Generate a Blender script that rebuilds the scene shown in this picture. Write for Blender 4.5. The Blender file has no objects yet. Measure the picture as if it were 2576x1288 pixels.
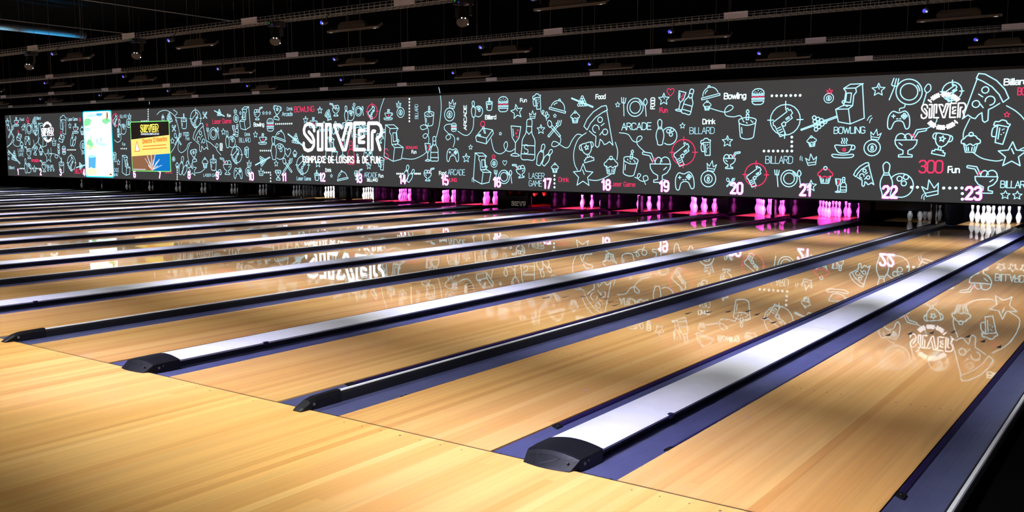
import bpy, math, random
from mathutils import Vector, Matrix
random.seed(7)
S = bpy.context.scene
COL = S.collection
PI = math.pi

# ------------------------------------------------------------------ camera, world, exposure
CAM = (1.967, -3.579, 1.4536)
YAW, PITCH, ROLL, FOC = .6195, .1084, .0016, 2343.4
cd = bpy.data.cameras.new('camera')
cam = bpy.data.objects.new('camera', cd)
COL.objects.link(cam)
cd.sensor_width = 36
cd.lens = FOC * 36 / 2576
cd.clip_end = 200
Fv = Vector((-math.sin(YAW) * math.cos(PITCH), math.cos(YAW) * math.cos(PITCH), -math.sin(PITCH)))
Rv = Vector((math.cos(YAW), math.sin(YAW), 0))
Uv = Rv.cross(Fv)
R2 = Rv * math.cos(ROLL) + Uv * math.sin(ROLL)
U2 = -Rv * math.sin(ROLL) + Uv * math.cos(ROLL)
M = Matrix((R2, U2, -Fv)).transposed().to_4x4()
M.translation = CAM
cam.matrix_world = M
S.camera = cam
w = bpy.data.worlds.new('dark_hall')
w.use_nodes = True
w.node_tree.nodes['Background'].inputs[0].default_value = (.004, .004, .006, 1)
S.world = w
S.view_settings.view_transform = 'Standard'
S.view_settings.look = 'None'
S.view_settings.gamma = 1
S.view_settings.use_curve_mapping = False
S.view_settings.exposure = 0.0
FLOOD_W, FLOOD_COL, FLOOD_SPREAD = 24, (.97, .97, 1.0), 65
BLUE_W, HOUSE_W = 430, 42
DECK = {'magenta': ((1.0, .085, .76), 50), 'white': ((.92, .95, 1.0), 26), 'red': ((1.0, .02, .03), 14), 'dim': ((.85, .9, 1.0), .9)}

# house lights in the ceiling over the approach, behind the camera's view
for hx in (-16.5, -11, -5.5, 0):
    ld = bpy.data.lights.new('house_light', 'AREA'); ld.shape = 'RECTANGLE'; ld.size = 1.2; ld.size_y = .6
    ld.energy = HOUSE_W; ld.color = (1.0, .96, .86); ld.spread = math.radians(150)
    o = bpy.data.objects.new('house_light', ld); COL.objects.link(o); o.location = (hx, -3.4, 5.2)
# ------------------------------------------------------------------ dimensions
ONES = ' one two three four five six seven eight nine ten eleven twelve thirteen fourteen fifteen sixteen seventeen eighteen nineteen'.split(' ')
def num(k): return ONES[k] if k < 20 else ('twenty' if k == 20 else 'twenty-' + ONES[k - 20])
LW, GW, GN = 1.0541, .7128, .5231        # lane width, wide gap, narrow gap
def left_edge(k):
    x, n = 0.0, 24
    while n > k:
        x -= (GW if n % 2 == 0 else GN) + LW
        n -= 1
    return x
def centre(k): return left_edge(k) + LW / 2
WIDE = {k: left_edge(k) - GW / 2 for k in range(2, 25, 2)}       # wide divider between k-1 and k (k even)
NARR = {k: left_edge(k) - GN / 2 for k in range(3, 25, 2)}       # narrow divider between k-1 and k (k odd)
NARR[25] = LW + GN / 2
NARR[1] = left_edge(1) - GN / 2
SY, SZ0, SZ1, SX0, SX1 = 16.524, .523, 3.077, -38.93, 1.3
TRAYS = [1.95, 5.37, 8.79, 12.2, 15.62]
TZ = 3.30
HEAD_Y = 18.288

def scr(px, py):
    """where the photo's pixel lies on the plane of the LED wall -> (X, Z)"""
    d = Fv + R2 * ((px - 1288) / FOC) - U2 * ((py - 644) / FOC)
    t = (SY - CAM[1]) / d.y
    return CAM[0] + d.x * t, CAM[2] + d.z * t

# ------------------------------------------------------------------ materials
def mat(name, col, rough=.5, metal=0, coat=0, coatr=.05, spec=.5, emit=None, es=1.0):
    m = bpy.data.materials.new(name)
    m.use_nodes = True
    b = m.node_tree.nodes['Principled BSDF']
    b.inputs['Base Color'].default_value = (*col, 1)
    b.inputs['Roughness'].default_value = rough
    b.inputs['Metallic'].default_value = metal
    b.inputs['Coat Weight'].default_value = coat
    b.inputs['Coat Roughness'].default_value = coatr
    b.inputs['Specular IOR Level'].default_value = spec
    if emit:
        b.inputs['Emission Color'].default_value = (*emit, 1)
        b.inputs['Emission Strength'].default_value = es
    return m

def emis(name, col, s=1.0):
    return mat(name, (.01, .01, .01), .6, emit=col, es=s)

def speckle(m, scale, lo, hi, rough=None):
    """small procedural variation of the colour of a material"""
    nt = m.node_tree
    b = nt.nodes['Principled BSDF']
    tc = nt.nodes.new('ShaderNodeTexCoord')
    n = nt.nodes.new('ShaderNodeTexNoise')
    n.inputs['Scale'].default_value = scale
    n.inputs['Detail'].default_value = 4
    r = nt.nodes.new('ShaderNodeValToRGB')
    r.color_ramp.elements[0].position = .3
    r.color_ramp.elements[1].position = .7
    r.color_ramp.elements[0].color = (*lo, 1)
    r.color_ramp.elements[1].color = (*hi, 1)
    nt.links.new(tc.outputs['Object'], n.inputs['Vector'])
    nt.links.new(n.outputs['Fac'], r.inputs['Fac'])
    nt.links.new(r.outputs['Color'], b.inputs['Base Color'])
    return m

def wood(name, cols, board, length, rough, coat, coatr, bump, sat=1.0):
    m = bpy.data.materials.new(name)
    m.use_nodes = True
    nt = m.node_tree
    N, L = nt.nodes.new, nt.links.new
    b = nt.nodes['Principled BSDF']
    g = N('ShaderNodeNewGeometry')
    sp = N('ShaderNodeSeparateXYZ')
    L(g.outputs['Position'], sp.inputs[0])
    def math_(op, a, bb=None):
        q = N('ShaderNodeMath'); q.operation = op
        for i, v in enumerate((a, bb)):
            if v is None: continue
            if isinstance(v, (int, float)): q.inputs[i].default_value = v
            else: L(v, q.inputs[i])
        return q.outputs[0]
    row = math_('FLOOR', math_('DIVIDE', sp.outputs[0], board))
    wn = N('ShaderNodeTexWhiteNoise'); wn.noise_dimensions = '1D'
    L(row, wn.inputs['W'])
    seg = math_('FLOOR', math_('ADD', math_('DIVIDE', sp.outputs[1], length), math_('MULTIPLY', wn.outputs['Value'], 7.3)))
    cv = N('ShaderNodeCombineXYZ')
    L(row, cv.inputs[0]); L(seg, cv.inputs[1])
    wn2 = N('ShaderNodeTexWhiteNoise'); wn2.noise_dimensions = '2D'
    L(cv.outputs[0], wn2.inputs['Vector'])
    ramp = N('ShaderNodeValToRGB')
    cr = ramp.color_ramp
    cr.elements[0].position = 0; cr.elements[0].color = (*cols[0], 1)
    cr.elements[1].position = 1; cr.elements[1].color = (*cols[-1], 1)
    for i, c in enumerate(cols[1:-1]):
        e = cr.elements.new((i + 1) / (len(cols) - 1)); e.color = (*c, 1)
    L(wn2.outputs['Value'], ramp.inputs['Fac'])
    # grain: noise stretched along the boards
    mp = N('ShaderNodeMapping')
    mp.inputs['Scale'].default_value = (48, .7, 1)
    L(g.outputs['Position'], mp.inputs['Vector'])
    off = N('ShaderNodeVectorMath'); off.operation = 'ADD'
    sc = N('ShaderNodeVectorMath'); sc.operation = 'SCALE'; sc.inputs['Scale'].default_value = 37
    L(wn2.outputs['Color'], sc.inputs[0])
    L(mp.outputs[0], off.inputs[0]); L(sc.outputs[0], off.inputs[1])
    no = N('ShaderNodeTexNoise'); no.inputs['Scale'].default_value = 1; no.inputs['Detail'].default_value = 5
    L(off.outputs[0], no.inputs['Vector'])
    hv = N('ShaderNodeHueSaturation'); hv.inputs['Saturation'].default_value = sat
    L(ramp.outputs[0], hv.inputs['Color'])
    mr = N('ShaderNodeMapRange')
    mr.inputs['From Min'].default_value = .3; mr.inputs['From Max'].default_value = .7
    mr.inputs['To Min'].default_value = .90; mr.inputs['To Max'].default_value = 1.08
    L(no.outputs['Fac'], mr.inputs['Value'])
    L(mr.outputs[0], hv.inputs['Value'])
    L(hv.outputs[0], b.inputs['Base Color'])
    b.inputs['Roughness'].default_value = rough
    b.inputs['Specular IOR Level'].default_value = .35
    b.inputs['Coat Weight'].default_value = coat
    b.inputs['Coat Roughness'].default_value = coatr
    b.inputs['Coat IOR'].default_value = 1.5
    if bump:
        mp2 = N('ShaderNodeMapping'); mp2.inputs['Scale'].default_value = (24, 3.0, 1)
        L(g.outputs['Position'], mp2.inputs['Vector'])
        n2 = N('ShaderNodeTexNoise'); n2.inputs['Scale'].default_value = 1; n2.inputs['Detail'].default_value = 2
        L(mp2.outputs[0], n2.inputs['Vector'])
        bp = N('ShaderNodeBump'); bp.inputs['Strength'].default_value = bump; bp.inputs['Distance'].default_value = .004
        L(n2.outputs['Fac'], bp.inputs['Height'])
        L(bp.outputs[0], b.inputs['Coat Normal'])
    return m

W_LANE = wood('lane_maple', [(.66, .325, .094), (.76, .41, .133), (.82, .48, .17), (.72, .37, .114), (.86, .525, .195)], .055, 26, .38, .8, .010, .022)
W_APP = wood('approach_maple', [(.63, .315, .082), (.73, .40, .115), (.80, .48, .15), (.68, .35, .098), (.84, .53, .18)], .055, 28, .45, .25, .30, 0)
BLACK = mat('black_void', (.0018, .0018, .0022), .95, spec=.03)
CAPW = speckle(mat('white_cap_plastic', (.7, .7, .72), .30, spec=.5), 9, (.67, .67, .69), (.73, .73, .75))
GUT = speckle(mat('gutter_blue_grey', (.06, .065, .12), .36, spec=.5), 6, (.06, .065, .145), (.08, .085, .185))
RAIL = mat('bumper_rail_blue', (.016, .010, .055), .28, spec=.5)
NOSE = speckle(mat('black_nose_plastic', (.006, .006, .008), .45, spec=.25), 40, (.005, .005, .007), (.009, .009, .012))
DARK = mat('black_divider_side', (.008, .008, .011), .5)
CAPG = mat('narrow_cap_aluminium', (.72, .73, .78), .3, metal=.0)
STEEL = mat('galvanised_wire', (.24, .245, .24), .5, metal=.3)
RODM = mat('hanger_rod_dark', (.10, .095, .085), .6)
PLATE = speckle(mat('splice_plate_steel', (.8, .82, .88), .4, metal=.0), 20, (.78, .80, .86), (.86, .88, .94))
LAMPB = mat('floodlight_housing', (.045, .04, .035), .65, spec=.2)
LOCK = mat('chrome_lock', (.75, .75, .78), .2, metal=1)
MARK = mat('dark_inlay', (.02, .015, .015), .5)
JOINT = mat('foul_line_joint', (.012, .007, .006), .7)
PINW = mat('pin_white', (.86, .86, .86), .18, coat=.6)
STRIPE = mat('pin_neck_stripe', (.06, .008, .012), .3)
CORD = mat('pin_cord', (.35, .35, .37), .7)
KICK = mat('kickback_black', (.002, .002, .0025), .09, spec=.14)
BRACE = mat('brace_grey', (.22, .2, .19), .4, metal=.4)
PANEL = emis('led_wall_grey', (.0475, .0470, .0485))
BEZEL = mat('led_wall_bezel', (.012, .012, .013), .6)
BLUE = emis('neon_line_blue', (.47, .86, 1.0), 1.15)
RED = emis('neon_line_red', (1.0, .045, .16), 1.0)
WHT = emis('neon_text_white', (.72, .95, 1.0), 1.35)
LOGO = emis('logo_white', (.95, .95, 1.0), 3.2)
NUMW = emis('number_white', (1.0, .82, 1.0), 3.4)
NUMM = emis('number_magenta_edge', (1.0, .07, .85), 1.6)
WAY = emis('tiny_white_led', (.95, .95, 1.0), 4)
BLED = emis('blue_led', (.05, .06, 1.0), 1.6)
GLED = emis('green_led', (.02, .35, .08), .5)

# ------------------------------------------------------------------ mesh helpers
class MB:
    def __init__(self): self.v, self.f, self.mi = [], [], []
    def quadface(self, pts, mi=0):
        n = len(self.v); self.v += [tuple(p) for p in pts]
        self.f.append(tuple(range(n, n + len(pts)))); self.mi.append(mi)
    def box(self, x0, x1, y0, y1, z0, z1, mi=0):
        n = len(self.v)
        self.v += [(x0, y0, z0), (x1, y0, z0), (x1, y1, z0), (x0, y1, z0), (x0, y0, z1), (x1, y0, z1), (x1, y1, z1), (x0, y1, z1)]
        for f in ((0, 3, 2, 1), (4, 5, 6, 7), (0, 1, 5, 4), (1, 2, 6, 5), (2, 3, 7, 6), (3, 0, 4, 7)):
            self.f.append(tuple(n + i for i in f)); self.mi.append(mi)
        return self
    def loft(self, rings, mi=0, closed=True, caps=True):
        n, k = len(self.v), len(rings[0])
        for r in rings: self.v += [tuple(p) for p in r]
        for i in range(len(rings) - 1):
            for j in range(k if closed else k - 1):
                a = n + i * k + j; b = n + i * k + (j + 1) % k
                self.f.append((a, b, b + k, a + k)); self.mi.append(mi)
        if caps and closed:
            self.f.append(tuple(n + j for j in reversed(range(k)))); self.mi.append(mi)
            self.f.append(tuple(n + (len(rings) - 1) * k + j for j in range(k))); self.mi.append(mi)
        return self
    def tube(self, a, b, r, seg=6, mi=0, r2=None):
        a, b = Vector(a), Vector(b); d = (b - a).normalized()
        u = d.orthogonal().normalized(); v = d.cross(u)
        r2 = r if r2 is None else r2
        ring = lambda p, rr: [p + u * (rr * math.cos(t * 2 * PI / seg)) + v * (rr * math.sin(t * 2 * PI / seg)) for t in range(seg)]
        return self.loft([ring(a, r), ring(b, r2)], mi)
    def lathe(self, prof, seg=20, c=(0, 0, 0), mi=0):
        rings = [[(c[0] + r * math.cos(2 * PI * j / seg), c[1] + r * math.sin(2 * PI * j / seg), c[2] + z) for j in range(seg)] for r, z in prof]
        return self.loft(rings, mi)
    def prism(self, sec, y0, y1, mi=0):
        """section in XZ pushed along Y (anticlockwise seen from -Y)"""
        return self.loft([[(x, y0, z) for x, z in sec], [(x, y1, z) for x, z in sec]], mi)
    def build(self, name, mats, parent=None, smooth=False, loc=None):
        me = bpy.data.meshes.new(name)
        me.from_pydata(self.v, [], self.f)
        for m in (mats if isinstance(mats, (list, tuple)) else [mats]): me.materials.append(m)
        if any(self.mi): me.polygons.foreach_set('material_index', self.mi)
        if smooth: me.polygons.foreach_set('use_smooth', [True] * len(self.f))
        me.update()
        o = bpy.data.objects.new(name, me)
        COL.objects.link(o)
        if parent: o.parent = parent
        if loc: o.location = loc
        return o

def tag(o, label=None, cat=None, group=None, kind=None):
    if label: o['label'] = label
    if cat: o['category'] = cat
    if group: o['group'] = group
    if kind: o['kind'] = kind
    return o
def thing(name, label, cat, loc=(0, 0, 0), group=None):
    o = bpy.data.objects.new(name, None)
    o.empty_display_size = .1
    COL.objects.link(o); o.location = loc
    return tag(o, label, cat, group)
def struct(o): o['kind'] = 'structure'; return o
def dup(root, loc, label):
    r = root.copy(); COL.objects.link(r); r.location = loc; r['label'] = label
    for ch in list(root.children):
        c = ch.copy(); COL.objects.link(c); c.parent = r
        for g in list(ch.children):
            d = g.copy(); COL.objects.link(d); d.parent = c
    return r

# ------------------------------------------------------------------ the hall
XL, XR, YF, YB, ZC = -41.5, 5.5, -9.0, 20.6, 6.2
struct(MB().box(XL, XR, YF, -.016, -.16, 0).build('floor_approach', W_APP))
struct(MB().box(XL, XR, 0, YB, -.24, -.16).build('floor_subfloor', BLACK))
struct(MB().box(1.36, XR, -.016, YB, -.16, -.02).build('floor_side_aisle', BLACK))
struct(MB().box(left_edge(1) - .3, 1.36, -.016, 0, -.16, -.003).build('trim_foul_line_joint', JOINT))
struct(MB().box(XL, XR, YB, YB + .1, -.24, ZC).build('wall_back', BLACK))
struct(MB().box(XL - .1, XL, YF, YB, -.24, ZC).build('wall_left', BLACK))
struct(MB().box(XR, XR + .1, YF, YB, -.24, ZC).build('wall_right', BLACK))
struct(MB().box(XL, XR, YF - .1, YF, -.24, ZC).build('wall_front', BLACK))
struct(MB().box(XL, XR, YF, YB, ZC, ZC + .1).build('ceiling', BLACK))
struct(MB().box(XL, XR, SY + .14, SY + .2, SZ1 - .3, ZC).build('wall_above_screen', BLACK))
struct(MB().box(XL, XR, SY + .14, SY + .2, .49, SZ1 - .3).build('wall_masking', BLACK))
# little fixing dots in the approach just before the foul line
md = MB()
for k in range(14, 25):
    for i in range(7):
        r = .0065 if i == 3 else .0045
        cx, cy = centre(k) + (-.415, -.28, -.143, -.006, .13, .267, .404)[i], -.0755
        md.quadface([(cx + r * math.cos(t * PI / 4), cy + r * math.sin(t * PI / 4), .0006) for t in range(8)])
md.build('approach_dots', MARK, bpy.data.objects['floor_approach'])

# ------------------------------------------------------------------ lanes
LEND = 19.45
ARROWS = [(-.4, 4.297), (-.269, 4.46), (-.133, 4.6), (.003, 4.744), (.139, 4.606), (.272, 4.458), (.408, 4.296)]
DOTS = [-.456, -.403, -.32, -.239, -.157, .164, .245, .326, .407, .461]
for k in range(1, 25):
    x0 = left_edge(k)
    t = thing('bowling_lane', f'glossy maple bowling lane that leads to the pins of number {num(k)}' if k < 24 else 'rightmost glossy maple bowling lane, right of the nearest wide white divider', 'bowling lane', (x0 + LW / 2, 0, 0), 'bowling lanes side by side')
    MB().box(-LW / 2, LW / 2, 0, LEND, -.06, 0).build('lane_surface', W_LANE, t)
    if k >= 18:
        for ax, ay in ARROWS:
            a = MB(); a.quadface([(ax, ay + .085, .0006), (ax - .017, ay - .055, .0006), (ax, ay - .075, .0006), (ax + .017, ay - .055, .0006)][::-1])
            a.build('aiming_arrow', MARK, t)
        for dx in DOTS:
            a = MB(); a.quadface([(dx + .006 * math.cos(q * PI / 4), 2.127 + .006 * math.sin(q * PI / 4), .0006) for q in range(8)])
            a.build('guide_dot', MARK, t)

# ------------------------------------------------------------------ gutters with the retracted bumper rails
GL = .235
def gutter(xa, side, k):
    """xa = lane edge, side = -1 left of the lane / +1 right of it"""
    lab = f'dark blue gutter along the {"left" if side < 0 else "right"} edge of lane {num(k)}'
    t = thing('gutter', lab, 'gutter', (xa, 0, 0), 'gutters beside the lanes')
    m = MB()
    top, bot = [], []
    for i in range(9):
        u = i / 8
        z = -.008 - .022 * math.sin(PI * u) ** .8
        top.append((side * (.003 + (GL - .005) * u), z))
    sec = top + [(x, -.09) for x, z in reversed(top)]
    if side > 0: sec = sec[::-1]
    m.prism(sec, .004, 17.9)
    m.build('channel', GUT, t)
    m = MB()
    m.loft([[(side * x, .004, z) for x, z in ((.01, -.008), (.215, -.008), (.215, -.034), (.01, -.034))], [(side * x, .045, z) for x, z in ((.01, -.026), (.215, -.026), (.215, -.04), (.01, -.04))]])
    for sx in (.045, .185):
        m.lathe([(.006, 0), (.006, .003)], 8, (side * sx, .02, -.0145), 1)
    m.build('end_plate', [NOSE, LOCK], t)
    if k >= 17:
        # rail lying folded along the lane edge
        m = MB()
        sec = [(.004, -.034), (.030, -.032), (.035, -.022), (.029, -.010), (.006, -.005)]
        sec = [(side * x, z) for x, z in sec]
        if side < 0: sec = sec[::-1]
        m.prism(sec, .60, 17.0)
        r = m.build('bumper_rail', RAIL, t)
        m = MB()
        sec = [(side * x, z) for x, z in ((.003, -.038), (.036, -.037), (.041, -.010), (.005, -.003))]
        if side < 0: sec = sec[::-1]
        m.prism(sec, .545, .605)
        lk = m.build('rail_end_block', NOSE, r)
        m = MB(); m.tube((side * .021, .545, -.021), (side * .021, .538, -.021), .010, 12)
        m.build('chrome_lock', LOCK, r)['label'] = 'chrome lock'
        m = MB(); m.tube((side * .022, .575, -.009), (side * .022, .575, -.003), .005, 8); m.build('screw', LOCK, r)
for k in range(1, 25):
    gutter(left_edge(k), -1, k)
    gutter(left_edge(k) + LW, 1, k)

# ------------------------------------------------------------------ wide dividers (ball return covers)
def wide_divider(k):
    xc = WIDE[k]
    t = thing('lane_divider', f'wide white-capped divider between lanes {num(k-1)} and {num(k)}', 'lane divider', (xc, 0, 0), 'wide white dividers')
    h = (GW - 2 * GL) / 2
    MB().box(-h + .004, h - .004, .02, 17.85, -.09, .038).build('base', DARK, t)
    sec = [(-.148, .034), (.148, .034), (.151, .046)]
    sec += [(.15 - .3 * i / 12, .046 + .022 * math.sin(PI * i / 12) ** .9) for i in range(1, 12)]
    sec += [(-.151, .046)]
    m = MB(); m.prism(sec, .215, 16.95)
    c = m.build('cap', CAPW, t)
    # joint lines between the cap boards
    m = MB()
    sec2 = [(x * 1.002, z + .0006) for x, z in sec[2:]]
    for yj in (3.9, 7.6, 11.3, 15.0):
        m.loft([[(x, yj, z) for x, z in sec2], [(x, yj + .004, z) for x, z in sec2]], closed=False)
    m.build('cap_joint', DARK, c)
    m = MB(); m.box(.135, .158, .945, .985, .026, .05); m.build('edge_clip', RAIL, t)
    # black nose: flat back, sloped face reaching over the foul line
    def ring(y, zs, wd, zb):
        pts = [(-wd, y, zb), (wd, y, zb)]
        pts += [(wd - 2 * wd * i / 10, y, zs + .022 * math.sin(PI * i / 10) ** .9 * (zs / .048)) for i in range(11)]
        return pts
    m = MB()
    rings = [ring(.22, .049, .1535, -.06), ring(.10, .048, .152, -.06), ring(.035, .046, .148, -.05), ring(.018, .043, .146, 0), ring(.0, .031, .142, 0.001)]
    m.loft(rings)
    front = []
    for yb, z, wd in ((.0, .031, .142), (-.055, .006, .131), (-.064, .001, .129)):
        front.append([(-wd, yb + (.018 if z < .03 else 0), .0005), (wd, yb + (.018 if z < .03 else 0), .0005)] + [(wd - 2 * wd * i / 10, yb + (.018 * abs(1 - 2 * i / 10) ** 2 if z < .03 else 0), z + .018 * math.sin(PI * i / 10) * (z / .031)) for i in range(11)])
    m.loft(front)
    n = m.build('nose', NOSE, t)
    m = MB()   # raised triangle and the screw on the sloped face
    def on_face(x, s):      # s 0 = bottom, 1 = top of the sloped face
        return Vector((x, -.055 + .055 * s, .008 + .040 * s))
    for a, b in (((-.075, .92), (-.035, .12)), ((-.035, .12), (.055, .85)), ((-.075, .92), (.055, .85))):
        m.tube(on_face(*a), on_face(*b), .0022, 5)
    m.tube(on_face(.105, .62) + Vector((0, -.003, .003)), on_face(.105, .62) + Vector((0, .01, -.01)), .0055, 8)
    m.build('moulded_triangle', DARK, n)
    m = MB()
    m.tube((.149, .06, .018), (.1525, .06, .018), .008, 12)
    m.build('side_bolt', BRACE, n)
    m = MB(); m.tube((.149, .09, .026), (.1535, .09, .026), .004, 10); m.build('side_screw', BRACE, n)
    # two slim braces leaning back under the LED wall
    for dy in (0, .34):
        m = MB(); m.tube((.118, 16.80 + dy, .055), (.118, 17.06 + dy, .43), .006, 6)
        m.build('brace', BRACE, t)
for k in range(2, 25, 2): wide_divider(k)

# ------------------------------------------------------------------ narrow dividers
def narrow_divider(k):
    xc = NARR[k]
    lab = f'narrow black divider with slim silver ridge between lanes {num(k-1)} and {num(k)}' if 1 < k < 25 else ('narrow black divider with silver ridge along the far right lane' if k == 25 else 'narrow black divider left of lane 1')
    t = thing('lane_divider', lab, 'lane divider', (xc, 0, 0), 'narrow dividers')
    h = (GN - 2 * GL) / 2
    m = MB(); m.prism([(-h, -.09), (h, -.09), (h, .040), (.017, .052), (-.017, .052), (-h, .040)], .02, 17.85); m.build('base', DARK, t)
    m = MB(); m.prism([(-.008, .050), (.012, .050), (.0125, .055), (.008, .0605), (-.004, .0605), (-.009, .057)], .232, 17.6); m.build('ridge', CAPG, t)
    m = MB()
    def ring(y, z, wd, zb=.0): return [(-wd, y, zb), (wd, y, zb), (wd, y, z * .72), (wd * .6, y, z), (-wd * .6, y, z), (-wd, y, z * .72)]
    m.loft([ring(.24, .066, .030, -.06), ring(.06, .062, .031, -.05), ring(.035, .060, .032, 0), ring(-.01, .050, .034), ring(-.062, .020, .036), ring(-.083, .005, .030)])
    m.build('nose', NOSE, t)
    if k > 12:
        m = MB(); m.tube((.0315, .02, .026), (.036, .02, .026), .009, 10); m.build('side_bolt', BRACE, t)
for k in list(range(1, 26, 2)): narrow_divider(k)

# ------------------------------------------------------------------ pin decks: posts, kickbacks, lamps
for k in range(1, 26, 2):
    if k in (1, 25): continue
    m = MB(); m.box(-.035, .035, -.06, .06, 0, .40); m.box(-.045, .045, -.08, .10, 0, .06)
    tag(m.build('support_post', KICK, loc=(NARR[k], 16.82, .0605)), f'black post on the narrow divider between lanes {num(k-1)} and {num(k)}, under the screen', 'post', 'posts under the screen')
for k in range(1, 26):
    if k % 2 == 0: xc, hw = WIDE[k], (GW - 2 * GL) / 2
    else: xc, hw = NARR[k], (GN - 2 * GL) / 2
    nm = f'glossy black side wall between the pin decks of lanes {num(k-1)} and {num(k)}' if 1 < k < 25 else ('glossy black side wall at the right end of the pin decks' if k == 25 else 'glossy black side wall at the left end of the pin decks')
    m = MB(); m.box(-hw, hw, 0, 2.2, -.09, .92);
    struct(MB().box(xc - hw, xc + hw, 17.0, 17.94, .43, .92).build(f'trim_light_baffle_{k}', BLACK))  # unseen board added to keep deck light off the next lane's pins
    tag(m.build('kickback_wall', KICK, loc=(xc, 17.95, 0)), nm, 'side wall', 'kickback walls')
# unseen baffle added behind the LED wall to keep deck light off the lanes
struct(MB().box(left_edge(1) - .3, 1.36, 16.94, 16.98, .55, 1.5).build('trim_header_baffle', BLACK))
struct(MB().box(left_edge(1) - .3, 1.36, 19.9, 19.96, -.16, 1.6).build('wall_pit_curtain', mat('pit_curtain', (.002, .0018, .005), .8, spec=.03)))
struct(MB().box(left_edge(1) - .3, 1.36, 16.9, 19.96, 1.5, 1.56).build('ceiling_pin_deck', BLACK))
STATE = {k: 'dim' for k in range(1, 25)}
for k in (13, 14, 15, 17, 18, 19, 20, 21): STATE[k] = 'magenta'
for k in (11, 12, 23, 24): STATE[k] = 'white'
STATE[16] = 'red'
for k in range(1, 25):
    c, p = DECK[STATE[k]]
    ld = bpy.data.lights.new('pin_deck_lamp_or_fill', 'AREA')  # dim lanes have no deck lamp: weak fill added for ambient light
    ld.shape = 'RECTANGLE'; ld.size = .85; ld.size_y = .12
    ld.energy = p; ld.color = c; ld.spread = math.radians(96)
    o = bpy.data.objects.new('pin_deck_lamp_or_fill', ld); COL.objects.link(o)
    o.location = (centre(k), 17.28, .66) if k != 22 else (centre(k), 17.66, .56)
    o.rotation_euler = (math.radians(76), 0, 0)

# ------------------------------------------------------------------ pins
IN = .0254
PROF = [(1.02, 0), (1.41, .75), (1.64, 1.6), (1.90, 2.8), (2.18, 3.6), (2.36, 4.4), (2.38, 4.75), (2.33, 5.4), (2.16, 6.3), (1.85, 7.25), (1.52, 8.0), (1.24, 8.625), (1.04, 9.3), (.94, 9.9), (.91, 10.3), (.96, 10.9), (1.06, 11.7), (1.20, 12.625), (1.27, 13.4), (1.25, 13.8), (1.12, 14.3), (.86, 14.68), (.5, 14.92), (.02, 15.0)]
def rad(z):
    for (r0, z0), (r1, z1) in zip(PROF, PROF[1:]):
        if z0 <= z <= z1: return r0 + (r1 - r0) * (z - z0) / (z1 - z0)
proto = thing('bowling_pin', 'x', 'bowling pin', (0, 0, 0), 'x')
MB().lathe([(r * IN, z * IN) for r, z in PROF], 24).build('body', PINW, proto, True)
m = MB()
for za, zb in ((9.15, 9.55), (10.35, 10.75)):
    m.lathe([((rad(z) + .035) * IN, z * IN) for z in (za, (za + zb) / 2, zb)], 24)
m.build('neck_stripes', STRIPE, proto, True)
m = MB(); m.tube((0, 0, .381), (0, 0, 1.49), .0022, 5)
m.build('cord', CORD, proto)
simple = bpy.data.meshes.new('bowling_pin')
mm = MB().lathe([(r * IN, z * IN) for r, z in PROF], 18)
for za, zb in ((9.15, 9.55), (10.35, 10.75)):
    mm.lathe([((rad(z) + .035) * IN, z * IN) for z in (za, zb)], 18, mi=1)
so = mm.build('bowling_pin', [PINW, STRIPE], None, True)
PINS = {1: (0, 0, 'front pin'), 2: (-.1524, .264, 'left pin of the second row'), 3: (.1524, .264, 'right pin of the second row'), 4: (-.3048, .528, 'left pin of the third row'), 5: (0, .528, 'middle pin of the third row'), 6: (.3048, .528, 'right pin of the third row'), 7: (-.4572, .792, 'far left pin of the back row'), 8: (-.1524, .792, 'inner left pin of the back row'), 9: (.1524, .792, 'inner right pin of the back row'), 10: (.4572, .792, 'far right pin of the back row')}
SHOW = {k: range(1, 11) for k in range(11, 24)}
SHOW[22] = (1, 3, 6, 9, 10)
for k in (9, 10): SHOW[k] = (1, 2, 3, 4, 7)
for k in (5, 6, 7, 8): SHOW[k] = (1, 2, 4)
for k in (2, 3, 4): SHOW[k] = (1, 2)
WORD = {'magenta': 'magenta-lit', 'white': 'bright white', 'dim': 'dim grey', 'red': 'raised red-lit'}
first = True
for k in range(23, 1, -1):
    for i in SHOW[k]:
        dx, dy, pos = PINS[i]
        loc = (centre(k) + dx, HEAD_Y + dy, .285 if k == 16 else 0)
        lab = f'{WORD[STATE[k]]} bowling pin, {pos} on lane {num(k)}'
        if k >= 12:
            if first: o = proto; o.location = loc; o['label'] = lab; first = False
            else: o = dup(proto, loc, lab)
        else:
            if k == 11 and i == 1: o = so
            else: o = so.copy(); COL.objects.link(o)
            o.location = loc
            tag(o, lab, 'bowling pin')
        o['group'] = f'pins standing on lane {k}' if k != 16 else 'pins lifted above lane 16'

# ------------------------------------------------------------------ stroke drawing on the LED wall
class Draw:
    def __init__(self, y): self.mb = MB(); self.y = y
    def disc(self, x, z, r, mi=0, n=10):
        self.mb.quadface([(x + r * math.cos(2 * PI * i / n), self.y, z + r * math.sin(2 * PI * i / n)) for i in range(n)], mi)
    def line(self, pts, wd, mi=0, closed=False):
        h = wd / 2
        P = list(pts) + ([pts[0]] if closed else [])
        for (x0, z0), (x1, z1) in zip(P, P[1:]):
            dx, dz = x1 - x0, z1 - z0
            l = math.hypot(dx, dz)
            if l < 1e-6: continue
            nx, nz = -dz / l * h, dx / l * h
            self.mb.quadface([(x0 - nx, self.y, z0 - nz), (x1 - nx, self.y, z1 - nz), (x1 + nx, self.y, z1 + nz), (x0 + nx, self.y, z0 + nz)], mi)
        for x, z in P: self.disc(x, z, h, mi, 8)
    def poly(self, pts, mi=0):
        self.mb.quadface([(x, self.y, z) for x, z in pts], mi)

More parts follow.
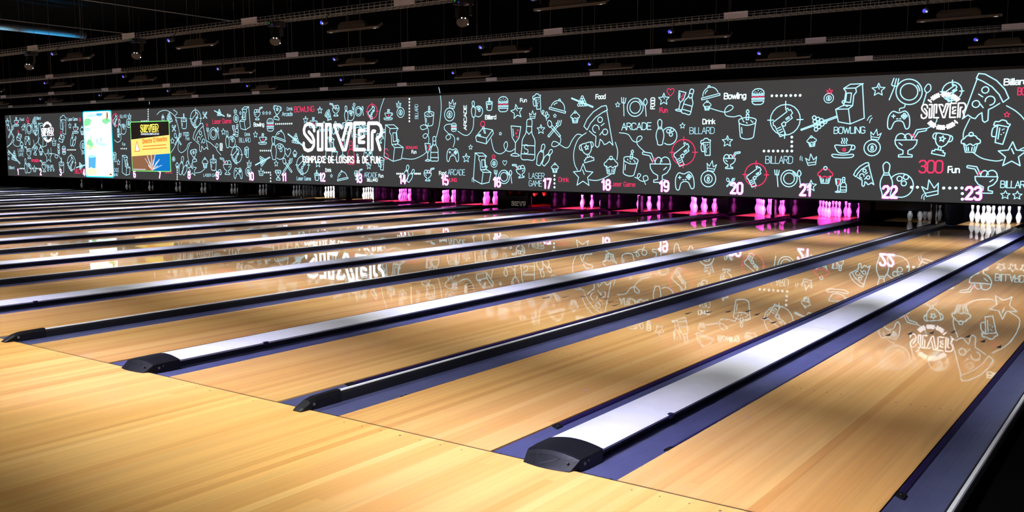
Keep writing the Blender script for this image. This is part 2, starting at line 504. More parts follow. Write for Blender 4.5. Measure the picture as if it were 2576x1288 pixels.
def spline(P, closed=False, n=6):
    out, N = [], len(P)
    for i in range(N if closed else N - 1):
        g = (lambda j: P[j % N]) if closed else (lambda j: P[max(0, min(N - 1, j))])
        a, b, c, d = g(i - 1), g(i), g(i + 1), g(i + 2)
        for t in range(n):
            t /= n
            out.append(tuple(.5 * (2 * b[q] + (c[q] - a[q]) * t + (2 * a[q] - 5 * b[q] + 4 * c[q] - d[q]) * t * t + (3 * b[q] - a[q] - 3 * c[q] + d[q]) * t ** 3) for q in (0, 1)))
    if not closed: out.append(P[-1])
    return out
def arc(cx, cy, rx, ry=None, a0=0, a1=360, n=20):
    ry = rx if ry is None else ry
    return [(cx + rx * math.cos(math.radians(a0 + (a1 - a0) * i / n)), cy + ry * math.sin(math.radians(a0 + (a1 - a0) * i / n))) for i in range(n + 1)]
def P(s): v = [float(q) for q in s.split()]; return list(zip(v[::2], v[1::2]))
def L(s, c=0): return (P(s), False, c)
def C(s, c=0): return (P(s), True, c)
def Sp(s, c=0): return (spline(P(s)), False, c)
def Sc(s, c=0): return (spline(P(s), True), True, c)
def A(*a, c=0): return (arc(*a), False, c)
def rot(strokes, ang, cx=0, cy=0, s=1, ox=0, oy=0):
    q = math.radians(ang); co, si = math.cos(q), math.sin(q)
    return [([(ox + s * ((x - cx) * co - (y - cy) * si), oy + s * ((x - cx) * si + (y - cy) * co)) for x, y in p], cl, c) for p, cl, c in strokes]
def starp(r=.52, q=.24, rr=0):
    return [(( r if i % 2 == 0 else q) * math.cos(PI / 2 + i * PI / 5 + rr), (r if i % 2 == 0 else q) * math.sin(PI / 2 + i * PI / 5 + rr) - .03) for i in range(10)]
PIN = [Sc('0 .5 .09 .42 .08 .27 .07 .18 .15 .0 .17 -.18 .12 -.38 .09 -.5 -.09 -.5 -.12 -.38 -.17 -.18 -.15 0 -.07 .18 -.08 .27 -.09 .42'), L('-.07 .19 .07 .19'), L('-.07 .13 .07 .13')]
CUPC = [A(0, .4, .1), Sc('-.42 -.05 -.43 .1 -.3 .2 -.2 .32 0 .34 .2 .32 .3 .2 .43 .1 .42 -.05 .25 -.08 .12 -.16 -.02 -.08 -.2 -.16 -.3 -.06'), L('-.32 -.1 -.22 -.5 .22 -.5 .32 -.1'), L('-.1 -.25 -.08 -.42'), L('.08 -.25 .06 -.42'), L('-.2 -.22 -.16 -.42'), L('.2 -.22 .16 -.42')]
ICE = [C('-.36 .08 .36 .08 .34 -.06 .24 -.2 .08 -.28 .08 -.4 .22 -.43 .22 -.5 -.22 -.5 -.22 -.43 -.08 -.4 -.08 -.28 -.24 -.2 -.34 -.06'), A(.17, .1, .17, .2, 0, 180), A(-.06, .12, .12, .17, 10, 190), A(-.17, .1, .11, .16, 60, 180, c=1), L('-.2 .16 -.32 .42 -.6 .46'), L('-.27 .14 -.38 .34 -.6 .38'), A(-.6, .42, .04, .04, 90, 270), L('.12 -.1 .22 -.02')]
def gun(c=0):
    g = [C('-.34 .13 .28 .20 .28 .30 .36 .30 .36 .20 .43 .20 .43 .05 .34 .02 .34 -.1 .06 -.13 .02 -.06 -.1 -.08 -.14 -.5 -.36 -.46 -.34 -.02 -.38 .02'), A(-.03, -.14, .06, .07, 180, 360), L('.12 -.0 .26 .01'), L('.12 -.05 .26 -.04'), L('-.3 -.15 -.18 -.16'), L('-.3 -.24 -.18 -.25'), L('-.3 -.33 -.18 -.34')]
    return [A(.05, .04, .45, .45, c=c), L('.05 .38 .05 .58', c), L('.05 -.3 .05 -.5', c), L('.4 .04 .58 .04', c), L('-.3 .04 -.48 .04', c)] + rot(g, 30, 0, 0, .82, -.02, .02)
PIZZA = [C('-.40 -.02 -.32 .16 -.16 .34 .06 .48 .18 .5 .22 .40 .10 .34 -.08 .22 -.22 .06 -.30 -.10'), L('.20 .40 .44 -.42 .34 -.34 .26 -.40 .20 -.42 .14 -.34 .08 -.30 .06 -.46 .02 -.5 -.04 -.46 -.04 -.24 -.12 -.20 -.24 -.12'), A(.04, .16, .065), A(-.06, -.06, .09, .09, -10, 270), A(.2, -.12, .07), L('.08 .02 .16 .08'), L('.06 -.2 .12 -.12')]
CAKE = [Sc('-.30 .08 -.28 .18 0 .24 .28 .18 .30 .08 .24 .02 0 -.03 -.24 .02'), L('-.30 .08 -.24 -.40'), A(0, -.40, .24, .1, 180, 360), L('.30 .08 .24 -.40'), C('-.045 .16 -.045 .34 .045 .34 .045 .16'), Sc('0 .5 .05 .43 0 .38 -.05 .43'), L('-.2 -.1 -.18 -.3'), L('-.15 .12 -.12 .09'), L('.12 .14 .15 .1'), L('-.04 .07 0 .04'), L('.18 .06 .2 .09')]
ARC = [C('-.30 .50 .02 .5 .18 .40 .12 .32 .16 -.02 .36 -.12 .28 -.44 -.02 -.5 -.36 -.36 -.28 .5'), L('-.28 .5 -.12 .40 .18 .40'), L('-.12 .40 -.14 .30 -.08 .22 -.06 -.04 .04 -.12 .36 -.12'), L('-.06 -.04 .16 -.02'), L('.04 -.12 -.02 -.5'), C('-.02 .28 .10 .28 .12 .06 -.0 .04'), L('.16 -.04 .17 .03'), A(.17, .06, .035), L('.06 -.05 .1 -.05')]
def holes(cx, cy, s): return [A(cx + .09 * s, cy + .1 * s, .07 * s), A(cx - .08 * s, cy + .05 * s, .07 * s), A(cx + .04 * s, cy - .08 * s, .07 * s)]
ICON = {
 'star': [([*starp()], True, 0), L('-.03 .22 .06 .02')],
 'mini': [([*starp(.5, .24)], True, 0)],
 'crown': [C('-.34 -.5 -.5 .18 -.2 -.08 0 .5 .2 -.08 .5 .18 .34 -.5'), L('-.36 -.28 .36 -.28')],
 'eight': [A(0, 0, .5), A(0, 0, .26), A(0, .07, .06), A(0, -.07, .08)],
 'pinball': rot(PIN, 2, 0, 0, 1, -.22, 0) + [A(.18, -.16, .34, .34, -125, 145)] + holes(.22, -.02, 1),
 'pins': rot(PIN, -18, 0, 0, .95, -.14, .02) + rot(PIN, -34, 0, 0, .8, .2, -.1),
 'joy': [C('-.5 -.18 -.1 .22 .46 .12 .5 -.04 .1 -.5 -.46 -.38'), L('-.5 -.18 -.46 -.12 .12 -.24 .46 .12'), L('.12 -.24 .1 -.5'), L('-.12 .28 .0 -.02 .06 -.02 -.04 .30'), A(-.1, .4, .12, .12, c=1), A(-.28, -.1, .06, .03)],
 'glass': [C('-.2 .5 .2 .48 .14 .12 .0 -.06 -.14 .12'), L('0 -.06 0 -.42'), Sc('-.18 -.47 0 -.4 .18 -.47 0 -.5'), L('-.12 .4 -.08 .16'), A(.08, .36, .02, c=1), A(.02, .26, .02, c=1), A(.06, .14, .02, c=1)],
 'bottle': [Sc('-.07 .5 .07 .5 .08 .3 .10 .16 .19 0 .2 -.2 .2 -.48 0 -.5 -.2 -.48 -.2 -.2 -.19 0 -.10 .16 -.08 .3'), L('-.08 .34 .08 .34'), L('-.08 .22 0 .14 .08 .22'), L('-.2 -.14 .2 -.14'), L('-.2 -.36 .2 -.36')],
 'burger': [C('-.4 .16 -.36 .34 -.2 .47 0 .5 .2 .47 .36 .34 .4 .16'), L('-.4 .08 .4 .08'), Sp('-.4 0 -.25 -.04 -.1 .02 .1 -.04 .25 .02 .4 -.02', 1), C('-.4 -.1 .4 -.1 .4 -.18 -.4 -.18'), C('-.4 -.28 .4 -.28 .34 -.42 .2 -.5 -.2 -.5 -.34 -.42')] + [L(f'{x} {y} {x+.01} {y}') for x, y in ((-.2, .3), (0, .38), (.18, .3), (-.08, .26), (.08, .24), (.26, .22), (-.28, .22))],
 'beer': [C('-.16 .28 .26 .24 .18 -.5 -.12 -.46'), Sp('-.16 .28 -.3 .24 -.28 .4 -.14 .42 -.04 .5 .12 .48 .2 .38 .3 .36 .26 .24'), Sp('-.2 .22 -.32 .1 -.3 -.2 -.16 -.22'), L('-.06 .16 -.04 -.3'), L('.05 .1 .06 .1'), L('.12 -.02 .13 -.02'), L('.04 -.1 .05 -.1'), L('.1 .14 .11 .14')],
 'cloche': [A(0, -.28, .62, .62, 8, 172), C('-.74 -.3 .74 -.3 .74 -.44 -.74 -.44'), A(0, .38, .09, .09, -10, 190), A(0, -.28, .46, .46, 110, 150)],
 'cue': [A(x, y, .105, n_) for n_ in (None,) for y, xs in ((.36, (0,)), (.16, (-.11, .11)), (-.04, (-.22, 0, .22)), (-.24, (-.33, -.11, .11, .33))) for x in xs] + [C('-1.0 .34 -1.02 .28 .98 -.48 1.0 -.40')],
 'cupcake': CUPC,
 'cupcaker': [(p, c, 1 if i == 1 else 0) for i, (p, c, q) in enumerate(CUPC)],
 'cake': CAKE,
 'plate': [A(0, 0, .5), A(0, 0, .33), A(0, 0, .42, .42, 20, 60), L('-.66 -.5 -.74 .2'), L('-.9 .5 -.86 .22 -.66 .2 -.62 .48'), L('-.76 .5 -.76 .24'), L('.72 -.45 .62 .12'), Sc('.6 .5 .5 .32 .6 .12 .72 .3')],
 'gun': gun(0), 'gunr': gun(1),
 'pad': [Sc('-.3 .38 0 .3 .3 .38 .5 .1 .52 -.4 .36 -.5 .18 -.14 -.18 -.14 -.36 -.5 -.52 -.4 -.5 .1'), L('-.34 .14 -.18 .14'), L('-.26 .22 -.26 .06'), A(.26, .22, .05), A(.26, .04, .05), A(.17, .13, .05), A(.35, .13, .05), L('-.1 .0 -.04 .0'), L('.04 .0 .1 .0')],
 'arcade': ARC, 'arcadef': [([(-x, y) for x, y in p], c, q) for p, c, q in ARC],
 'ice': ICE, 'icef': [([(-x, y) for x, y in p], c, q) for p, c, q in ICE],
 'trophy': [Sc('-.28 .42 0 .45 .28 .42 .26 .1 .1 -.1 -.1 -.1 -.26 .1'), A(-.3, .3, .12, .14, 70, 290), A(.3, .3, .12, .14, -110, 110), L('-.05 -.12 -.06 -.28'), L('.05 -.12 .06 -.28'), C('-.18 -.28 .18 -.28 .18 -.36 .28 -.36 .28 -.5 -.28 -.5 -.28 -.36 -.18 -.36'), ([(x * .26, y * .26 + .24) for x, y in starp()], True, 0)],
 'tea': [Sc('-.44 .14 0 .12 .4 .14 .36 -.1 .2 -.26 -.2 -.26 -.36 -.1'), A(.46, .02, .13, .12, -120, 120), Sc('-.56 -.34 0 -.38 .5 -.34 .4 -.5 -.44 -.5'), Sp('-.1 .5 -.06 .4 -.12 .3 -.08 .22'), Sp('.02 .5 .06 .4 .0 .3 .04 .22'), Sp('.14 .5 .18 .4 .12 .3 .16 .22'), C('-.02 -.04 .1 -.04 .1 -.16 -.02 -.16', 1)],
 'pizza': PIZZA, 'pizzaf': [([(-x, y) for x, y in p], c, q) for p, c, q in PIZZA],
 'heart': [Sc('0 .28 .2 .46 .46 .36 .46 .06 .2 -.28 0 -.46 -.2 -.28 -.46 .06 -.46 .36 -.2 .46')],
 'forks': [Sc('-.42 .5 -.5 .3 -.36 .1 -.2 .2 -.24 .42'), L('-.3 .14 .36 -.5 .44 -.42 -.2 .24'), L('.5 .5 .42 .22 .22 .12 .12 .34'), L('.38 .48 .26 .24'), L('.26 .5 .18 .3'), L('.24 .14 -.4 -.5 -.48 -.42 .16 .22')],
 'swirl': [Sp('-.5 .5 -.3 .1 -.1 .4 -.3 .45 -.15 0 .15 -.05 .3 .25 .1 .3 .05 -.1 .25 -.3 .5 -.05 .3 .1 .15 -.2 .2 -.5')],
 'ticks': [Sp('-.4 .4 -.2 .1 .2 -.1'), Sp('-.1 .5 .1 .3 .5 .2')],
}

# single-line lettering: glyph = (advance, strokes) on a 0..1 high grid
def G(adv, *s): return (adv, [P(q) for q in s])
FONT = {
 'A': G(.56, '0 0 .25 1 .5 0', '.1 .36 .4 .36'), 'B': G(.54, '0 0 0 1 .3 1 .42 .88 .42 .62 .3 .53 0 .53', '.3 .53 .46 .4 .46 .14 .32 0 0 0'), 'C': G(.52, '.44 .8 .36 .96 .12 1 0 .84 0 .16 .12 0 .36 .04 .44 .2'),
 'D': G(.56, '0 0 0 1 .28 1 .46 .82 .46 .18 .28 0 0 0'), 'E': G(.48, '.4 1 0 1 0 0 .4 0', '0 .52 .34 .52'), 'F': G(.46, '.4 1 0 1 0 0', '0 .52 .34 .52'), 'G': G(.56, '.44 .82 .34 .98 .12 1 0 .84 0 .16 .12 0 .36 0 .46 .14 .46 .46 .26 .46'),
 'I': G(.16, '.04 0 .04 1'), 'L': G(.44, '0 1 0 0 .36 0'), 'M': G(.66, '0 0 0 1 .28 .4 .56 1 .56 0'), 'N': G(.58, '0 0 0 1 .48 0 .48 1'), 'O': G(.56, '.12 0 0 .16 0 .84 .12 1 .36 1 .47 .84 .47 .16 .36 0 .12 0'),
 'P': G(.52, '0 0 0 1 .3 1 .44 .86 .44 .6 .3 .46 0 .46'), 'R': G(.54, '0 0 0 1 .3 1 .44 .86 .44 .62 .3 .5 0 .5', '.24 .5 .46 0'), 'S': G(.52, '.43 .82 .34 .98 .12 1 0 .86 0 .66 .12 .54 .34 .46 .45 .34 .45 .14 .34 0 .1 0 0 .16'),
 'U': G(.56, '0 1 0 .14 .12 0 .36 0 .47 .14 .47 1'), 'V': G(.54, '0 1 .24 0 .48 1'), 'W': G(.76, '0 1 .17 0 .34 .8 .51 0 .68 1'), 'X': G(.54, '0 0 .46 1', '0 1 .46 0'), 'T': G(.5, '0 1 .44 1', '.22 1 .22 0'),
 '&': G(.6, '.5 0 .1 .7 .16 .96 .32 .96 .36 .74 .02 .34 .04 .06 .22 0 .42 .14 .5 .4'), ' ': (.3, []),
 'a': G(.44, '.02 .58 .12 .68 .28 .68 .36 .56 .36 0', '.36 .38 .1 .36 0 .24 .02 .06 .14 0 .36 .12'), 'c': G(.4, '.34 .52 .24 .68 .1 .68 0 .52 0 .16 .1 0 .24 0 .34 .14'), 'd': G(.46, '.37 0 .37 1', '.37 .56 .24 .68 .1 .66 0 .5 0 .16 .1 0 .26 0 .37 .14'),
 'e': G(.44, '0 .36 .36 .36 .34 .58 .22 .68 .1 .66 0 .5 0 .16 .12 0 .26 0 .35 .1'), 'g': G(.46, '.37 .68 .37 -.14 .26 -.28 .06 -.26', '.37 .54 .24 .68 .1 .66 0 .5 0 .18 .12 .02 .26 .04 .37 .16'), 'h': G(.46, '0 1 0 0', '0 .52 .14 .68 .28 .68 .37 .54 .37 0'), 'i': G(.14, '.04 0 .04 .66', '.04 .9 .04 .92'), 'k': G(.44, '0 1 0 0', '0 .28 .32 .68', '.12 .4 .36 0'), 'l': G(.14, '.04 0 .04 1'),
 'm': G(.68, '0 0 0 .68', '0 .52 .12 .68 .24 .66 .29 .52 .29 0', '.29 .52 .42 .68 .54 .66 .58 .52 .58 0'), 'n': G(.46, '0 0 0 .68', '0 .52 .14 .68 .28 .68 .37 .54 .37 0'), 'o': G(.46, '.1 0 0 .16 0 .52 .1 .68 .27 .68 .37 .52 .37 .16 .27 0 .1 0'), 'r': G(.32, '0 0 0 .68', '0 .5 .12 .66 .26 .68'),
 's': G(.4, '.32 .56 .24 .68 .08 .68 0 .56 .04 .42 .28 .28 .33 .14 .24 0 .08 0 0 .12'), 'u': G(.46, '0 .68 0 .14 .1 0 .24 0 .37 .16', '.37 .68 .37 0'), 'v': G(.44, '0 .68 .18 0 .36 .68'), 'w': G(.6, '0 .68 .14 0 .27 .6 .4 0 .54 .68'), 'b': G(.46, '0 1 0 0', '0 .54 .12 .68 .27 .68 .37 .52 .37 .16 .27 0 .12 0 0 .14'),
 '0': G(.58, '.12 0 0 .16 0 .84 .12 1 .36 1 .48 .84 .48 .16 .36 0 .12 0'), '1': G(.40, '.02 .78 .22 1 .22 0'), '2': G(.58, '0 .8 .1 .97 .34 1 .46 .84 .44 .62 0 .02 .48 .02'), '3': G(.58, '0 .86 .12 1 .36 1 .46 .86 .45 .64 .32 .53 .16 .53', '.32 .53 .47 .4 .47 .14 .36 0 .12 0 0 .14'), '4': G(.6, '.36 0 .36 1 0 .26 .5 .26'), '5': G(.58, '.44 1 .06 1 .02 .56 .3 .6 .47 .46 .47 .14 .34 0 .1 0 0 .12'),
 '6': G(.58, '.42 .9 .3 1 .12 .96 0 .8 0 .16 .12 0 .36 0 .47 .16 .47 .42 .36 .56 .12 .56 0 .42'), '7': G(.54, '0 1 .46 1 .16 0'), '8': G(.58, '.14 .54 .03 .66 .03 .86 .14 1 .34 1 .45 .86 .45 .66 .34 .54 .14 .54 0 .4 0 .14 .12 0 .36 0 .48 .14 .48 .4 .34 .54'), '9': G(.58, '.05 .1 .17 0 .35 .04 .47 .2 .47 .84 .35 1 .11 1 0 .84 0 .58 .11 .44 .35 .44 .47 .58'),
}
def text_w(s, h, gap=0): return sum(FONT[c][0] * h + gap for c in s) - gap
def text(D, s, X, Z, h, wd, mi=0, width=None, up=False, gap=0):
    """text from its bottom left corner; up=True runs upwards"""
    k = 1.0 if width is None else width / text_w(s, h, gap)
    x = 0
    for c in s:
        adv, st = FONT[c]
        for p in st:
            q = [(x + a * h * k, b * h) for a, b in p]
            q = [(X - b, Z + a) for a, b in q] if up else [(X + a, Z + b) for a, b in q]
            D.line(q, wd, mi)
        x += (adv * h + gap) * k

wall = thing('led_wall', 'long LED wall of neon line drawings hanging above the pin decks', 'screen', ((SX0 + SX1) / 2, SY, SZ0))
wx = wall.location.x
def on_wall(o): o.parent = wall; o.location = (-wx, -SY, -SZ0); return o
m = MB(); m.box(SX0, SX1, SY, SY + .1, SZ0, SZ1); on_wall(m.build('panel', PANEL))
m = MB()
m.box(SX0 - .1, SX1 + .1, SY - .012, SY + .14, SZ0 - .036, SZ0 - .001)
m.box(SX0 - .1, SX0 - .001, SY - .012, SY + .14, SZ0, SZ1 + .06)
m.box(SX0 - .1, SX1 + .1, SY - .012, SY + .14, SZ1 + .001, SZ1 + .06)
on_wall(m.build('bezel', BEZEL))

LWD = .0225
DR = Draw(SY - .004)
def icon(name, px, py, h, ang=0, red=False):
    X, Z = scr(px, py)
    k = scr(px, py - h / 2)[1] - scr(px, py + h / 2)[1]
    wd = LWD * min(1.0, .45 + .55 * k / .35)
    for p, cl, c in rot(ICON[name], ang, 0, 0, k, X, Z):
        DR.line(p, wd, 1 if (red or c) else 0, cl)
def words(s, px, py, h, wfac=.10, red=False, w=None, up=False, mi=None):
    """px,py = bottom left of the first letter in the photo, h = letter height, w = length in photo pixels"""
    X, Z = scr(px, py)
    k = scr(px, py - h)[1] - Z
    width = None
    if w: width = (scr(px + w, py)[0] - X) if not up else scr(px, py - w)[1] - Z
    if up: k = abs(scr(px + h, py)[0] - X); X += k
    text(DR, s, X, Z, k, k * wfac, mi if mi is not None else (1 if red else (2 if wfac > .13 else 0)), width, up)
def dots(x0, y0, x1, y1, n, r=.03):
    for i in range(n):
        t = i / max(1, n - 1)
        X, Z = scr(x0 + (x1 - x0) * t, y0 + (y1 - y0) * t)
        DR.disc(X, Z, r, 2, 12)
def path(s, closed=False):
    DR.line(spline([scr(a, b) for a, b in P(s)], closed), LWD * .9, 0)
BOLD, THIN, MID = .21, .085, .13

for row in '''
pizzaf 2483 246 124 0|beer 2517 332 60 -8|cupcake 2442 358 50|star 2546 388 64|mini 2533 288 14 0 r|gun 2392 232 52|pad 2261 299 50|trophy 2367 362 56 -12|icef 2279 358 74|ice 2481 450 72|mini 2529 490 22|mini 2559 491 22|mini 2589 492 22|crown 2341 472 40 14|ticks 2319 496 16 -70|pinball 2250 452 88|pizza 2172 439 60|star 2210 225 32|arcadef 2139 262 100|ticks 2184 299 20 -90|tea 2122 372 48|crown 2203 338 26 -8|eight 2194 372 40|cupcaker 2076 440 42|glass 2108 467 34|bottle 2122 465 36|crown 2087 229 14 0 r|eight 2085 247 24|gun 1971 305 86|cue 2058 308 44 40|cupcake 2042 355 27 8|crown 2041 401 28 8|ticks 2013 400 14 -60|cake 1880 313 74|burger 1907 243 40|cloche 1786 231 34 12|cupcake 1779 265 24|star 1830 355 28|mini 1717 316 15|beer 1777 370 44 8|gunr 1716 386 72|gunr 1898 442 64|icef 1835 402 44|crown 1790 417 26 -8|eight 1782 450 40|pad 1722 452 48 6|forks 1838 459 22|plate 1985 449 42|star 2040 467 28|heart 1687 232 20 0 r|star 1670 249 30|glass 1712 255 50 -12|bottle 1733 256 62 -16|plate 1598 270 46 -4|mini 1554 263 14|pinball 1673 332 64|pizza 1505 318 106 -4|ice 1661 419 80|cake 1586 410 66 -10|trophy 1478 382 50 14|cupcake 1537 415 44|star 1467 440 58|cue 1465 256 32|cupcake 1447 294 30|cloche 1405 265 34 -14|beer 1352 256 40 10|swirl 1371 290 26|mini 1396 291 10|forks 1395 324 42|bottle 1330 352 100 -3|glass 1297 355 76 -2|crown 1340 288 20|star 1361 325 24|joy 1219 334 56|mini 1259 336 9|cake 1231 262 32|burger 1266 262 38|star 1300 280 36 10|pins 1368 390 58|cupcake 1396 422 24|ice 1310 428 38 8|heart 1270 410 13|mini 1242 394 13 0 r|eight 1243 411 20|plate 1268 445 34|arcade 1213 424 78|ticks 1188 454 14 -60|crown 1138 261 22 -8|eight 1131 288 33|pinball 1198 274 40|burger 1142 320 21|pad 1139 388 36|star 1173 397 23|mini 1184 370 13|mini 1152 349 8|ice 845 275 34|icef 845 275 3|star 805 277 18|star 769 301 18|pizza 825 290 28|pinball 877 285 38|mini 891 263 10|plate 902 280 24|gunr 935 282 40|tea 977 288 26|crown 1003 262 16|eight 1008 283 25|cake 1080 292 50|arcade 990 360 92|glass 1076 383 45|bottle 1093 375 60|pins 1027 437 46|icef 1076 438 34|star 928 417 17|cloche 861 441 26 10|icef 899 438 28|cake 797 441 26|pins 808 445 12|mini 834 442 9|gun 760 417 50|forks 724 416 36|heart 724 384 23|cupcake 742 386 17|cue 744 350 30 -8|cloche 706 340 28 -14|burger 680 314 32|trophy 697 283 36 -10|mini 663 284 9|mini 671 284 9|mini 679 284 9|icef 647 285 33|arcadef 616 298 58|cue 552 284 20|crown 592 279 12|eight 594 298 20|mini 605 284 9|mini 643 338 17|tea 661 349 27|pinball 697 372 58|glass 588 328 24|bottle 596 328 30 -12|plate 537 336 30|mini 562 331 17|pinball 578 350 42|gun 594 391 46|beer 621 383 27|cue 660 404 28 40|crown 627 411 17|eight 625 432 22|pad 599 434 30|crown 657 432 19|mini 695 411 16|trophy 700 440 26|pizza 503 346 72|trophy 488 391 32 8|cupcake 516 409 26|cake 537 409 40|ice 572 417 44|star 484 426 34|pins 461 417 50|cupcake 446 416 15|forks 448 350 30|cake 463 305 38|gun 491 300 48|forks 516 290 17|mini 521 314 9 0 r|star 19 307 20|forks 28 331 32|tea 41 306 22|cupcake 70 302 15 0 r|pizza 87 307 26|beer 160 314 48|mini 58 321 16|plate 73 324 26|gun 90 330 24|joy 48 342 26|pad 69 352 24|cupcake 55 364 17|ice 73 383 32|trophy 89 378 24 -10|cue 36 393 30 -10|mini 22 385 11|mini 22 399 8|pinball 69 417 36|crown 87 424 16|ice 111 417 30|mini 121 427 9|mini 128 427 9|mini 135 427 9|cake 155 416 38|gun 179 411 42|cue 203 417 20 30|arcade 107 340 60|pins 184 352 34|star 122 392 34|cupcake 103 379 22|crown 136 356 20|joy 155 345 28|burger 161 378 21|mini 176 316 15|tea 190 323 24|crown 201 300 10 0 r|cupcake 207 328 22|gunr 290 303 34|crown 326 292 14|eight 324 310 22|pinball 306 319 38|arcade 317 416 50|mini 298 408 15|eight 209 367 26|tea 788 308 26|cloche 815 318 26|plate 900 330 30|burger 921 326 22|arcade 834 375 60|glass 862 372 44|bottle 883 385 56 0 r|pad 926 388 28|mini 899 368 8|mini 899 390 8|star 800 410 22|pins 845 322 34|trophy 870 322 30|icef 955 345 30|beer 960 412 32|star 962 328 16|beer 289 395 24|pizza 426 297 26 10|cake 410 296 16|forks 438 323 16|mini 434 354 16|eight 437 400 12'''.replace('\n', '').split('|'):
    q = row.split()
    icon(q[0], float(q[1]), float(q[2]), float(q[3]), float(q[4]) if len(q) > 4 else 0, len(q) > 5)
# the big plate beside the arcade cabinet with its fork and spoon
def px_arc(cx, cy, rx, ry, a0=0, a1=360, c=0):
    DR.line([scr(cx + rx * math.cos(math.radians(a0 + (a1 - a0) * i / 28)), cy - ry * math.sin(math.radians(a0 + (a1 - a0) * i / 28))) for i in range(29)], LWD, c)
px_arc(2287, 231, 33, 32); px_arc(2287, 231, 22, 21); px_arc(2287, 231, 27, 26, 5, 40)
for s in ('2249 197 2243 213 2246 216 2257 217 2261 198', '2255 198 2251 214', '2251 217 2237 251', '2331 233 2321 266'): DR.line([scr(a, b) for a, b in P(s)], LWD)
path('2334 212 2326 224 2332 233 2341 226 2341 215', True)
for s in ('2277 263 2275 270 2264 273 2263 279', '2330 324 2346 316 2356 305 2357 295', '2440 298 2425 330 2423 350', '2446 382 2470 398 2505 405 2522 402', '2532 266 2556 280 2576 300 2590 330 2592 360 2566 376',
          '1786 272 1822 282 1840 276 1844 268 1834 265 1824 276 1826 290 1845 294 1862 291 1869 302', '1558 334 1580 338 1592 354 1604 357 1615 348 1612 342 1603 347 1604 364 1622 382',
          '1475 334 1455 350 1444 380 1445 410 1453 428', '1482 452 1500 454 1520 448 1537 438', '1548 358 1554 380 1552 402', '1464 340 1452 338 1440 352 1432 368 1424 372 1412 366 1402 358 1392 356 1388 366 1396 369 1408 362 1411 350 1408 342',
          '1597 446 1606 448 1612 440 1606 437 1604 448 1616 456 1630 452 1627 442 1618 446 1624 464', '1236 349 1238 362 1244 380 1257 387 1270 381 1277 366 1274 356 1268 364 1272 377 1284 381 1296 374',
          '1192 294 1190 322 1180 338 1168 340 1152 330', '1138 312 1122 314 1118 324 1130 338 1134 346 1126 352 1122 344 1132 337 1142 344 1144 356 1140 370', '1104 220 1108 240 1110 270 1106 310 1098 345', '967 246 956 280 955 310 962 335 966 350',
          '1078 310 1074 322 1062 326 1058 318 1068 314 1076 322 1078 336 1070 348 1064 342 1072 336 1079 346 1078 360', '1010 398 1040 400 1064 390 1075 380', '1080 375 1090 362', '1522 282 1522 282',
          '441 300 449 320 450 345 438 372 430 384', '520 354 530 360 545 372 549 364 544 362 545 376 556 390', '478 362 472 382 476 410 484 424', '492 435 505 433 516 424', '543 428 552 434 556 428 550 428 554 440 558 432 556 440', '450 357 448 374 456 384 468 376 474 362 482 358', '376 256 376 262', '24 287 28 310 30 324', '34 346 26 362 18 370 30 360 36 350 34 362 42 368 50 366 52 350', '84 352 86 364 80 374', '82 378 84 368 94 358 100 346', '128 372 129 386', '112 386 106 376 100 364', '126 386 140 388 146 394 142 398 138 392 146 390 152 398', '304 336 304 352 296 358 288 352', '436 276 446 284 440 292 446 296 460 296', '395 288 404 280 420 278 438 290 446 306'): path(s)
words('Billard', 2526, 214, 15, BOLD, w=62)
words('BOWLING', 2560, 239, 18, MID, True, w=70)
words('300', 2312, 434, 30, MID, True, w=62)
words('Fun', 2385, 434, 15, BOLD, w=30)
words('BILLARD', 2517, 472, 17, MID, w=76)
words('BOWLING', 2098, 336, 16, MID, w=80)
words('BILLARD', 1926, 411, 18, THIN, w=70)
words('Bowling', 1822, 249, 14, BOLD, w=56)
words('Drink', 1768, 312, 12, BOLD, w=32)
words('BILLARD', 1735, 337, 16, THIN, w=64)
words('Fun', 1660, 283, 11, BOLD, True, w=20)
words('FOOD', 1637, 274, 10, BOLD, w=29, up=True)
words('ARCADE', 1564, 327, 17, MID, w=76)
words('Food', 1499, 249, 11, BOLD, w=25)
words('Fun', 1309, 257, 9, BOLD, w=17)
words('Drink', 1406, 457, 11, MID, True, w=26)
words('LASER', 1331, 449, 14, THIN, w=40)
words('GAME', 1331, 468, 14, THIN, w=33)
words('Laser Game', 1537, 468, 11, MID, True, w=62)
words('Billard', 1221, 300, 10, BOLD, w=28)
words('Food', 1105, 440, 9, BOLD, w=18)
words('ARCADE', 1127, 440, 14, THIN, w=44)
words('BOWLING', 1112, 456, 8, BOLD, True, w=38)
words('ARCADE', 1167, 327, 7, BOLD, w=63, up=True)
words('BILLARD', 1044, 299, 8, THIN, w=37, up=True)
words('BOWLING', 1022, 374, 6, BOLD, True, w=29)
words('Fun', 1036, 386, 8, BOLD, w=12)
words('ARCADE', 916, 446, 12, THIN, w=34)
words('Fun', 953, 446, 8, BOLD, w=12)
words('BILLARD', 924, 456, 7, BOLD, w=27)
words('Drink', 819, 432, 8, BOLD, w=15)
words('Laser Game', 747, 453, 9, MID, w=36)
words('BOWLING', 741, 282, 13, MID, True, w=51)
words('Drink', 722, 278, 8, MID, w=15)
words('Arcade', 710, 292, 10, MID, w=27)
words('Bowling', 639, 318, 9, BOLD, w=26)
words('Fun', 572, 294, 7, BOLD, w=9)
words('Laser Game', 535, 311, 11, MID, True, w=48)
words('Drink', 616, 342, 8, MID, w=14)
words('BILLARD', 602, 358, 11, THIN, w=29)
words('FOOD', 554, 378, 6, BOLD, w=18, up=True)
words('FOOD', 462, 342, 9, MID, w=14)
words('Fun', 468, 352, 8, MID, w=9)
words('LASER GAME', 512, 444, 7, MID, w=40)
words('GAME', 416, 436, 8, MID, True, w=18)
